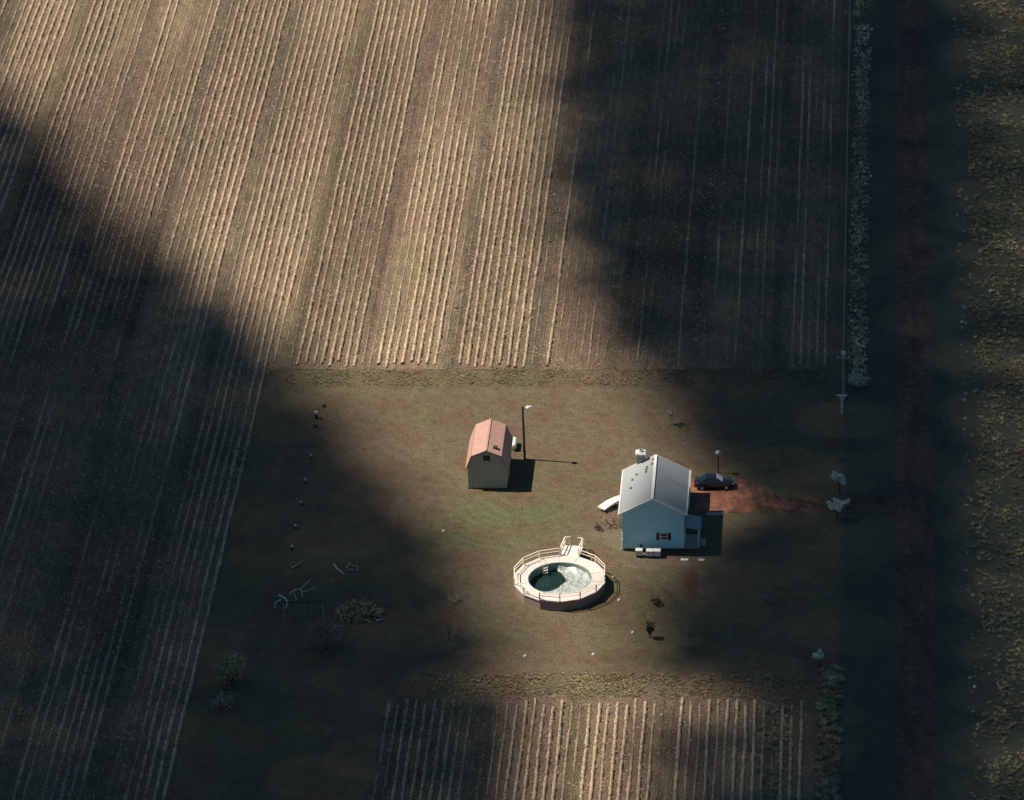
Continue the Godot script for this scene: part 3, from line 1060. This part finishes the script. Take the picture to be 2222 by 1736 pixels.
	# swing set among the fallen limbs
	var sw := thing("swing_set", "bare metal swing frame beside the brush pile", "swing set", Vector3(-19.2, 0, 51.4), 0.06)
	for s in [-2.1, 2.1]:
		for z in [-0.85, 0.85]:
			st = begin()
			bar(st, Vector3(s * 1.04, 0, z), Vector3(s, 2.6, 0), 0.05)
			put("leg", st, M.pole_grey, sw)
	st = begin()
	bar(st, Vector3(-2.25, 2.62, 0), Vector3(2.25, 2.62, 0), 0.06)
	put("top_bar", st, M.dark, sw)
	for x in [-0.9, 0.8]:
		for s in [-0.22, 0.22]:
			st = begin()
			bar(st, Vector3(x + s, 0.6, 0.05), Vector3(x + s, 2.6, 0), 0.018, 4)
			put("chain", st, M.dark, sw)
		st = begin()
		cbox(st, Vector3(x, 0.57, 0.05), Vector3(0.5, 0.05, 0.22), 0.01)
		put("swing_seat", st, M.dark, sw)
	# thin stake on the dark lawn
	var sk := thing("garden_stake", "thin pale stake standing alone on the dark lawn", "stake", Vector3(27.0, 0, 54.2))
	st = begin()
	tube(st, [Vector3.ZERO, Vector3(0.04, 1.35, 0)], [0.07, 0.05], 6)
	put("shaft", st, M.pole_grey, sk)

func make_car() -> void:
	var c := thing("car", "black sedan parked at the top of the dirt driveway", "car", Vector3(24.35, 0.035, 20.9), 0.05)
	# nose towards +x
	var st := begin()
	st.set_smooth_group(0)
	# sections along x: x, half width, sill height, belt height
	var sec := [[-2.25, 0.66, 0.42, 0.74], [-2.15, 0.78, 0.30, 0.88], [-1.6, 0.87, 0.24, 0.95], [-0.6, 0.90, 0.22, 0.96], [0.6, 0.90, 0.22, 0.94], [1.3, 0.88, 0.24, 0.88], [1.95, 0.80, 0.28, 0.78], [2.2, 0.66, 0.36, 0.66]]
	var rings := []
	for s in sec:
		var x: float = s[0]
		var w: float = s[1]
		var lo: float = s[2]
		var hi: float = s[3]
		rings.append([Vector3(x, lo, -w * 0.9), Vector3(x, lo + (hi - lo) * 0.45, -w), Vector3(x, hi - 0.07, -w * 0.96), Vector3(x, hi, -w * 0.84), Vector3(x, hi + 0.02, 0), Vector3(x, hi, w * 0.84), Vector3(x, hi - 0.07, w * 0.96), Vector3(x, lo + (hi - lo) * 0.45, w), Vector3(x, lo, w * 0.9)])
	for i in rings.size() - 1:
		for k in 9:
			var l := (k + 1) % 9
			quad(st, rings[i][l], rings[i][k], rings[i + 1][k], rings[i + 1][l])
	for e in [0, rings.size() - 1]:
		for k in range(1, 8):
			var t := [rings[e][0], rings[e][k], rings[e][k + 1]]
			if e == 0: t.reverse()
			for v in t: st.add_vertex(v)
	put("body", st, M.paint_black, c)
	# cabin: lower ring on the belt, upper ring the roof
	var low := [Vector3(-1.55, 0.93, -0.74), Vector3(1.02, 0.90, -0.76), Vector3(1.02, 0.90, 0.76), Vector3(-1.55, 0.93, 0.74)]
	var top := [Vector3(-0.85, 1.40, -0.58), Vector3(0.22, 1.42, -0.60), Vector3(0.22, 1.42, 0.60), Vector3(-0.85, 1.40, 0.58)]
	st = begin()
	hexa(st, low + top)
	put("cabin", st, M.paint_black, c)
	var names := ["side_window", "windshield", "side_window", "rear_window"]
	for i in 4:
		var j := (i + 1) % 4
		var n: Vector3 = (low[j] - low[i]).cross(top[i] - low[i]).normalized() * -0.012
		var cen: Vector3 = (low[i] + low[j] + top[i] + top[j]) / 4.0
		var q := []
		for v in [low[j], low[i], top[i], top[j]]:
			q.append(cen + (v - cen) * 0.86 + (n if n.dot(cen - Vector3(-0.3, 1.1, 0)) > 0 else -n))
		st = begin()
		quad(st, q[0], q[1], q[2], q[3])
		put(names[i], st, M.glass, c)
	st = begin()
	st.set_smooth_group(0)
	for i in 6:
		for k in 6:
			var f := func(u: int, v: int) -> Vector3:
				var a := lerpf(-0.88, 0.25, u / 6.0)
				var b := lerpf(-0.6, 0.6, v / 6.0)
				return Vector3(a, 1.405 + 0.055 * cos((a + 0.3) * 1.6) * cos(b * 1.9), b)
			quad(st, f.call(i + 1, k), f.call(i, k), f.call(i, k + 1), f.call(i + 1, k + 1))
	put("roof_panel", st, M.paint_black, c)
	st = begin()
	hexa(st, [Vector3(0.93, 0.955, -0.6), Vector3(0.99, 0.945, -0.6), Vector3(0.99, 0.945, 0.6), Vector3(0.93, 0.955, 0.6), Vector3(0.33, 1.39, -0.5), Vector3(0.37, 1.40, -0.5), Vector3(0.37, 1.40, 0.5), Vector3(0.33, 1.39, 0.5)])
	put("painted_glint", st, M.white, c)  # white panel standing in for the glint on the windshield
	for x in [-1.38, 1.38]:
		for s in [-1, 1]:
			var wh := Node3D.new()
			wh.name = "wheel"
			c.add_child(wh, true)
			wh.position = Vector3(x, 0.31, s * 0.80)
			st = begin()
			tube(st, [Vector3(0, 0, -0.1), Vector3(0, 0, 0.1)], [0.31, 0.31], 14)
			put("tyre", st, M.rubber, wh)
			st = begin()
			tube(st, [Vector3(0, 0, -0.108), Vector3(0, 0, 0.108)], [0.19, 0.19], 10)
			put("rim", st, M.steel, wh)
	for s in [-1, 1]:
		st = begin()
		cbox(st, Vector3(2.14, 0.62, s * 0.55), Vector3(0.12, 0.12, 0.26), 0.02)
		put("headlight", st, M.white, c)
		st = begin()
		cbox(st, Vector3(-2.2, 0.72, s * 0.52), Vector3(0.1, 0.12, 0.26), 0.02)
		put("tail_light", st, M.barn_roof, c)
		st = begin()
		cbox(st, Vector3(0.72, 1.0, s * 0.92), Vector3(0.14, 0.12, 0.2), 0.03)
		put("mirror", st, M.paint_black, c)

# ------------------------------------------------------------------ power line and posts by the road
func make_roadside() -> void:
	var st: SurfaceTool
	var tops := []
	var spots := [Vector3(38.75, 0, -99.6), Vector3(38.8, 0, 0.0), Vector3(38.6, 0, -199.0)]
	for k in 2:
		var u := thing("utility_pole", ["weathered utility pole rising from the scrub by the field", "weathered utility pole at the corner of the yard"][k], "utility pole", spots[k])
		st = begin()
		tube(st, [Vector3.ZERO, Vector3(0, 5.9, 0)], [0.16, 0.12], 8)
		put("pole", st, M.pole_grey, u)
		st = begin()
		bar_box(st, Vector3(-0.8, 5.55, 0.14), Vector3(0.8, 5.55, 0.14), 0.12, 0.14)
		put("crossarm", st, M.pole_grey, u)
		for x in [-0.65, 0.0, 0.65]:
			st = begin()
			tube(st, [Vector3(x, 5.62, 0.14), Vector3(x, 5.72, 0.14), Vector3(x, 5.84, 0.14)], [0.08, 0.1, 0.06], 8)
			put("insulator", st, M.white, u)
		if k == 1:
			st = begin()
			tube(st, [Vector3(0.02, 5.9, 0), Vector3(0.02, 6.0, 0), Vector3(0.02, 6.35, 0), Vector3(0.02, 6.45, 0)], [0.12, 0.26, 0.26, 0.1], 10)
			put("transformer", st, M.white, u)
		tops.append(spots[k] + Vector3(0, 5.84, 0.14))
	tops.append(Vector3(38.6, 5.84, -199.0))
	for k in 2:
		st = begin()
		var a: Vector3 = tops[[1, 0][k]]
		var b: Vector3 = tops[[0, 2][k]]
		var pts := []
		var rad := []
		for i in 41:
			var t := i / 40.0
			pts.append(a.lerp(b, t) - Vector3.UP * 4.0 * 0.55 * t * (1.0 - t))
			rad.append(0.055)
		tube(st, pts, rad, 5)
		var w := put(numbered("power_cable"), st, M.cable, self)
		tag(w, ["pale twisted power cable strung along the scrub strip", "power cable carrying on past the far utility pole"][k], "cable")
	# T-shaped clothes line post
	var t := thing("clothesline_post", "white T shaped post beside the utility pole", "post", Vector3(38.65, 0, 3.5))
	st = begin()
	bar(st, Vector3.ZERO, Vector3(0, 2.45, 0), 0.12, 8)
	put("post", st, M.white, t)
	st = begin()
	bar(st, Vector3(-0.62, 2.46, 0), Vector3(0.62, 2.46, 0), 0.11, 8)
	put("crossbar", st, M.white, t)
	for s in [-1, 1]:
		st = begin()
		bar(st, Vector3(s * 0.42, 2.42, 0), Vector3(0, 1.75, 0), 0.05, 6)
		put("brace", st, M.white, t)

# ------------------------------------------------------------------ trees and shrubs
# trunk with forking limbs, and a crown of many small faces spread round the twig tips
func plant(called: String, label: String, category: String, at: Vector3, h: float, rad: float, clear: float, tr: float, limbs: int, leaves: int, ls: float, c1: Vector3, c2: Vector3, bark: Material, seed_: int, group := "", lean := Vector3.ZERO) -> Node3D:
	var r := RandomNumberGenerator.new()
	r.seed = seed_
	var o := thing(called, label, category, at, r.randf() * TAU, group)
	var st := begin()
	var crotch := Vector3(0, h * clear, 0) + lean * clear
	if clear > 0.02:
		tube(st, [Vector3(0, -0.05, 0), crotch * 0.5 + Vector3(r.randf_range(-0.03, 0.03) * h, 0, 0), crotch], [tr, tr * 0.8, tr * 0.65], 7)
	var tips := []
	for i in limbs:
		var a := TAU * i / limbs + r.randf_range(-0.4, 0.4)
		var reach := rad * r.randf_range(0.45, 0.95)
		var top := h * r.randf_range(clear + (1.0 - clear) * 0.45, 1.0)
		var tip := Vector3(cos(a) * reach, top, sin(a) * reach) + lean
		var mid := crotch.lerp(tip, 0.5) + Vector3(cos(a), -0.3, sin(a)) * reach * 0.2
		tube(st, [crotch if clear > 0.02 else Vector3(cos(a), 0, sin(a)) * rad * 0.12, mid, tip], [tr * 0.5, tr * 0.32, tr * 0.12], 5)
		for k in 4:
			var s := mid.lerp(tip, r.randf_range(-0.2, 0.9))
			var e := s + Vector3(r.randf_range(-1, 1), r.randf_range(0.1, 1), r.randf_range(-1, 1)).normalized() * rad * r.randf_range(0.25, 0.5)
			tube(st, [s, e], [tr * 0.2, tr * 0.06], 4)
			tips.append(e)
			tips.append(s.lerp(e, 0.6))
		tips.append(tip)
	put("trunk", st, bark, o)
	st = begin()
	for i in leaves:
		var p: Vector3 = tips[r.randi() % tips.size()] + Vector3(r.randfn(), r.randfn() * 0.8, r.randfn()) * rad * 0.13
		p.y = maxf(p.y, 0.04)
		var u := Vector3(r.randf_range(-1, 1), r.randf_range(-0.6, 0.6), r.randf_range(-1, 1)).normalized() * ls * r.randf_range(0.5, 1.2)
		var v := u.cross(Vector3(r.randf_range(-1, 1), r.randf_range(-1, 1), r.randf_range(-1, 1))).normalized() * ls * r.randf_range(0.3, 0.7)
		var c := c1.lerp(c2, r.randf()) * r.randf_range(0.75, 1.2)
		st.set_color(Color(c.x, c.y, c.z))
		for q in [p - u, p + v, p + u, p - u, p + u, p - v]:
			st.add_vertex(q)
	put("crown", st, M.blade, o)
	return o

func make_plants() -> void:
	var wa := Vector3(0.86, 0.85, 0.80)
	var wb := Vector3(0.66, 0.66, 0.56)
	var tr := [[38.6, 22.4, 2.7, 0.85, "white blossomed young tree on the verge north of the driveway mouth"], [38.3, 28.6, 2.5, 0.95, "white blossomed young tree on the verge south of the driveway mouth"], [37.0, 60.4, 2.2, 0.6, "thin leaning white blossomed sapling near the south stubble field"]]
	for k in 3:
		var a: Array = tr[k]
		plant("blossom_tree", a[4], "tree", Vector3(a[0], 0, a[1]), a[2], a[3], 0.45, 0.09, 6, [800, 860, 320][k], 0.14, wa, wb, M.bark_dark, 40 + k, "", Vector3(-0.35, 0, -0.1) if k == 2 else Vector3.ZERO)
	plant("blossom_tree", "pair of white blossom tufts on a low sapling beside the southern verge tree", "tree", Vector3(39.5, 0, 27.6), 2.3, 0.35, 0.6, 0.06, 4, 120, 0.13, wa, wb, M.bark_dark, 51)
	var tw := Vector3(0.22, 0.14, 0.11)
	var tw2 := Vector3(0.40, 0.27, 0.23)
	# small shrubs on the lawn
	plant("shrub", "pinkish bare shrub north of the house at the lawn edge", "shrub", Vector3(19.0, 0, 6.0), 2.4, 0.8, 0.3, 0.07, 7, 420, 0.10, tw2, Vector3(0.55, 0.42, 0.38), M.bark_pink, 61)
	plant("conifer", "small dark upright conifer on the lawn south of the house", "tree", Vector3(18.5, 0, 54.3), 2.0, 0.5, 0.12, 0.07, 9, 520, 0.11, Vector3(0.018, 0.03, 0.016), Vector3(0.045, 0.06, 0.03), M.bark_dark, 62)
	plant("shrub", "low dark evergreen shrub between the pool and the rusty clay streak", "shrub", Vector3(18.9, 0, 47.4), 0.75, 0.6, 0.05, 0.04, 8, 260, 0.10, Vector3(0.02, 0.03, 0.02), Vector3(0.08, 0.09, 0.05), M.bark_dark, 63)
	plant("shrub", "small brown twiggy shrub east of the dark conifer", "shrub", Vector3(22.6, 0, 53.7), 0.9, 0.45, 0.15, 0.04, 6, 90, 0.08, tw, tw2, M.bark_dark, 64)
	plant("shrub", "small grey twiggy shrub alone on the dark east lawn", "shrub", Vector3(30.9, 0, 46.9), 1.2, 0.5, 0.2, 0.04, 6, 90, 0.08, Vector3(0.2, 0.19, 0.17), Vector3(0.35, 0.32, 0.28), M.bark_dark, 65)
	plant("sapling", "thin forked sapling with a pale foot southwest of the pool", "tree", Vector3(-3.1, 0, 55.0), 2.2, 0.45, 0.35, 0.06, 5, 60, 0.08, tw, tw2, M.bark_dark, 66)
	plant("shrub", "low pinkish shrub on the lawn west of the pool", "shrub", Vector3(-3.3, 0, 46.9), 0.7, 0.65, 0.05, 0.04, 8, 160, 0.09, tw2, Vector3(0.5, 0.36, 0.32), M.bark_pink, 67)
	plant("shrub", "reddish brown shrub bed against the west wall of the house", "shrub", Vector3(13.3, 0, 29.6), 0.8, 1.25, 0.02, 0.035, 16, 520, 0.10, tw, tw2, M.bark_dark, 68)
	plant("shrub", "tiny black shrub on bare soil beside the ramp", "shrub", Vector3(11.7, 0, 30.9), 0.55, 0.38, 0.05, 0.035, 7, 150, 0.09, Vector3(0.015, 0.015, 0.012), Vector3(0.05, 0.05, 0.04), M.bark_dark, 69)
	plant("scrub", "pale tangled shrub at the foot of the yard corner utility pole", "scrub", Vector3(40.5, 0, -3.4), 1.3, 1.25, 0.02, 0.04, 16, 700, 0.13, Vector3(0.40, 0.37, 0.27), Vector3(0.72, 0.69, 0.58), M.bark_pale, 73)
	# round bare bush and leafy scrub on the west side
	plant("bush", "round reddish bare bush between the swing frame and the stubble", "bush", Vector3(-16.6, 0, 56.6), 2.5, 2.1, 0.04, 0.06, 34, 2600, 0.10, Vector3(0.20, 0.12, 0.10), Vector3(0.50, 0.33, 0.28), M.bark_dark, 70)
	plant("scrub_tree", "straggly yellow leaved scrub tree standing alone on the dark grass", "tree", Vector3(-25.6, 0, 64.6), 3.4, 1.9, 0.12, 0.09, 14, 1100, 0.17, Vector3(0.20, 0.165, 0.085), Vector3(0.58, 0.48, 0.30), M.bark_dark, 71)
	plant("scrub", "low tan weeds below the straggly scrub tree", "scrub", Vector3(-26.0, 0, 68.6), 0.9, 1.4, 0.02, 0.03, 14, 420, 0.13, Vector3(0.26, 0.24, 0.17), Vector3(0.45, 0.42, 0.33), M.bark_dark, 72)

func make_dead_wood() -> void:
	var st: SurfaceTool
	# brush pile: a mound of crossed sticks
	var bp := thing("brush_pile", "big mound of tangled straw coloured cut brush", "brush pile", Vector3(-13.4, 0, 49.3))
	st = begin()
	var r := RandomNumberGenerator.new()
	r.seed = 8
	for i in 300:
		var a := r.randf() * TAU
		var q := sqrt(r.randf())
		var x := cos(a) * q * (2.4 + 0.5 * sin(a * 3.0))
		var z := sin(a) * q * 2.1
		var y := 1.15 * (1.0 - q * q) * r.randf_range(0.3, 1.0) + 0.06
		var dir := Vector3(r.randf_range(-1, 1), r.randf_range(-0.25, 0.35), r.randf_range(-1, 1)).normalized() * r.randf_range(0.3, 0.85)
		var c := Vector3(0.07, 0.05, 0.03).lerp(Vector3(0.70, 0.54, 0.33), pow(r.randf(), 1.3))
		st.set_color(Color(c.x, c.y, c.z))
		var p := Vector3(x, y, z)
		tube(st, [p - dir, Vector3(p.x + r.randf_range(-0.1, 0.1), p.y, p.z), p + dir], [0.06, 0.075, 0.03], 4)
	put("sticks", st, M.twig, bp)
	st = begin()
	for i in 500:
		var a := r.randf() * TAU
		var q := sqrt(r.randf())
		var p := Vector3(cos(a) * q * 2.5, 1.15 * (1.0 - q * q) * r.randf_range(0.6, 1.0) + 0.08, sin(a) * q * 2.2)
		var u := Vector3(r.randf_range(-1, 1), r.randf_range(-0.4, 0.4), r.randf_range(-1, 1)).normalized() * 0.24
		var v := u.cross(Vector3(r.randf_range(-1, 1), 1, r.randf_range(-1, 1))).normalized() * 0.13
		var c := Vector3(0.06, 0.045, 0.025).lerp(Vector3(0.52, 0.39, 0.22), r.randf())
		st.set_color(Color(c.x, c.y, c.z))
		for w in [p - u, p + v, p + u, p - u, p + u, p - v]: st.add_vertex(w)
	put("dry_leaves", st, M.blade, bp)
	# bleached limbs
	limb("fallen_limb", "bleached white limb arched over the ground by the swing frame", Vector3(-22.3, 0, 47.6), [[Vector3(-0.1, 0.9, -0.6), Vector3(0.7, 0.75, -0.1), Vector3(0.95, 0.55, 0.5), Vector3(0.75, 0.1, 1.0)], [Vector3(0.2, 0.7, 0.0), Vector3(-0.35, 0.6, 0.4), Vector3(-0.45, 0.1, 0.8)]], 0.13, M.bark_pale)
	limb("fallen_limb", "bleached forked limb with thin twigs north of the swing frame", Vector3(-20.2, 0, 45.0), [[Vector3(-1.2, 0.35, 0.9), Vector3(-0.6, 0.65, 0.3), Vector3(0.0, 0.6, 0.2), Vector3(0.4, 0.7, -0.8), Vector3(0.9, 0.8, -1.5)], [Vector3(0.0, 0.6, 0.2), Vector3(0.25, 0.4, 1.0), Vector3(0.35, 0.1, 1.3)], [Vector3(0.2, 0.5, 0.6), Vector3(0.9, 0.5, 0.2), Vector3(1.5, 0.6, -0.2)], [Vector3(-0.7, 0.4, 0.7), Vector3(-0.5, 0.2, 1.3), Vector3(-0.2, 0.1, 1.6)]], 0.075, M.bark_pale)
	limb("fallen_limb", "short pink stick lying alone on the dark grass", Vector3(-21.3, 0, 39.0), [[Vector3(-0.55, 0.12, 0.85), Vector3(0.1, 0.15, -0.1), Vector3(0.65, 0.14, -0.95)], [Vector3(-0.75, 0.1, -0.2), Vector3(-0.4, 0.14, -0.55), Vector3(-0.1, 0.16, -0.3)]], 0.10, M.bark_pink)
	limb("fallen_limb", "pale straight branch beside the pinkish bent branch", Vector3(-16.6, 0, 40.2), [[Vector3(-0.6, 0.12, -1.4), Vector3(-0.1, 0.14, -0.3), Vector3(0.75, 0.12, 0.8)]], 0.10, M.bark_pale)
	limb("fallen_limb", "pinkish bent branch beside the pale straight branch", Vector3(-15.2, 0, 39.7), [[Vector3(-0.55, 0.12, 0.2), Vector3(-0.15, 0.4, -0.8), Vector3(0.1, 0.35, -0.2), Vector3(0.75, 0.3, -0.1), Vector3(0.8, 0.12, 0.7)], [Vector3(-0.4, 0.1, 0.5), Vector3(0.1, 0.16, 0.35), Vector3(0.6, 0.12, 0.5)]], 0.10, M.bark_pink)
	limb("fallen_log", "grey log end lying beside the brush pile", Vector3(-10.9, 0, 51.0), [[Vector3(-0.42, 0.16, 0.25), Vector3(0.0, 0.17, 0.0), Vector3(0.42, 0.16, -0.28)]], 0.15, M.pole_grey)
	limb("fallen_log", "weathered fence rail lying on the grass north of the brush pile", Vector3(-11.6, 0, 40.6), [[Vector3(-1.0, 0.07, 0.75), Vector3(0.0, 0.07, 0.0), Vector3(1.0, 0.07, -0.75)]], 0.07, M.pole_grey)

func limb(called: String, label: String, at: Vector3, lines: Array, rad: float, m: Material) -> void:
	var st := begin()
	for i in lines.size():
		var pts: Array = lines[i]
		var rr := []
		for k in pts.size():
			rr.append(rad * (1.0 if i == 0 else 0.65) * lerpf(1.0, 0.55, float(k) / (pts.size() - 1)))
		tube(st, pts, rr, 6)
	var o := put(numbered(called), st, m, self)
	o.position = at
	tag(o, label, "log" if called == "fallen_log" else "branch")

# ------------------------------------------------------------------ grass and weeds
func make_grass() -> void:
	var tuft := blade_mesh(7, 0.06, 0.035, 2.6, 3)
	var weed := blade_mesh(9, 0.62, 0.045, 0.7, 4)
	var brush := blade_mesh(11, 0.55, 0.035, 0.75, 9)
	var tr := []
	var cols := []
	for i in 42000:
		var x := rng.randf_range(-30.0, 54.0)
		var z := rng.randf_range(-7.0, 96.0)
		if z > 66.0 and x > -9.0 and x < 37.0: continue
		if x > 44.0 and x < 49.6: continue
		if x > 14.3 and x < 22.2 and z > 22.0 and z < 36.0: continue
		if Vector2(x - 8.2, z - 43.75).length() < 5.3: continue
		if x > -3.8 and x < 1.2 and z > 14.0 and z < 21.7: continue
		if x > 21.5 and z > 19.0 and z < 27.2: continue
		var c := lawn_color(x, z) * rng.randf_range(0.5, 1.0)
		tr.append(Transform3D(Basis(Vector3.UP, rng.randf() * TAU).scaled(Vector3.ONE * rng.randf_range(0.5, 1.2)), Vector3(x, -0.01, z)))
		cols.append(Color(c.x, c.y, c.z))
	var o := scatter("lawn_grass", tuft, tr, cols, self)
	tag(o, "short winter grass covering the yard and verges", "grass", "", "stuff")
	# rough dry weeds: the scrub strip under the power line, the field margins and the waste ground across the road
	var zones := [
		["scrub_strip", "tan scrub and dry weeds under the power cable", 39.1, 41.7, -125.0, -3.5, 6500, Vector3(0.66, 0.55, 0.36), 0.62],
		["waste_ground", "wild brown and olive brush across the dirt road", 53.6, 74.0, -130.0, 105.0, 32000, Vector3(0.46, 0.385, 0.21), 0.7],
		["waste_margin", "pale seed heads along the edge of the road verge", 52.3, 53.8, -125.0, 100.0, 700, Vector3(0.6, 0.6, 0.52), 0.7],
		["field_margin", "mottled dry weeds along the north edge of the yard", -28.8, 37.5, -8.2, -3.2, 7000, Vector3(0.27, 0.205, 0.13), 0.36],
		["field_margin", "pale dry weeds between the lawn and the south stubble field", -5.0, 35.5, 61.6, 67.2, 7500, Vector3(0.34, 0.28, 0.165), 0.42],
		["field_margin", "tall pale weeds along the road side of the south stubble field", 36.6, 39.4, 60.0, 105.0, 2600, Vector3(0.32, 0.32, 0.22), 0.9],
		["track_weeds", "pale weeds in the sprayer track nearest the yard light", 1.0, 2.8, -120.0, -9.0, 420, Vector3(0.40, 0.36, 0.25), 0.55],
		["track_weeds", "pale weeds in the bare sprayer track east of the house line", 20.6, 22.2, -120.0, -9.0, 600, Vector3(0.55, 0.55, 0.45), 0.5],
		["track_weeds", "dark olive weeds in the sprayer track behind the barn", -8.9, -7.1, -120.0, -9.0, 520, Vector3(0.20, 0.18, 0.12), 0.55],
		["field_margin", "pale weeds fringing the field corner beside the road verge", 30.0, 34.5, 66.5, 105.0, 700, Vector3(0.28, 0.28, 0.20), 0.7]]
	for zn in zones:
		tr = []
		cols = []
		for i in zn[6]:
			var x := rng.randf_range(zn[2], zn[3])
			var z := rng.randf_range(zn[4], zn[5])
			var dens := 0.5 + 0.9 * nz.get_noise_2d(x * 0.25, z * 0.12)
			var ex: float = minf(x - zn[2], zn[3] - x)
			var ez: float = minf(z - zn[4], zn[5] - z)
			if minf(ex, ez) < rng.randf() * 0.9 or dens < rng.randf() * 0.75: continue
			var base: Vector3 = zn[7]
			var a := nz2.get_noise_2d(x * 0.11, z * 0.06)
			base = base.lerp(Vector3(0.24, 0.14, 0.085), clampf(a * 1.3, 0, 0.6))
			base = base.lerp(Vector3(0.12, 0.13, 0.055), clampf(-a * 1.3, 0, 0.6))
			var t := rng.randf_range(0.45, 1.5)
			if rng.randf() < 0.10: t *= 1.6
			var s: float = zn[8] * rng.randf_range(0.45, 1.25)
			tr.append(Transform3D(Basis(Vector3.UP, rng.randf() * TAU).scaled(Vector3(s, s * rng.randf_range(0.6, 1.1), s)), Vector3(x, -0.02, z)))
			cols.append(Color(base.x * t, base.y * t, base.z * t))
		o = scatter(zn[0], brush if zn[0] != "field_margin" else weed, tr, cols, self)
		tag(o, zn[1], "weeds", "", "stuff")
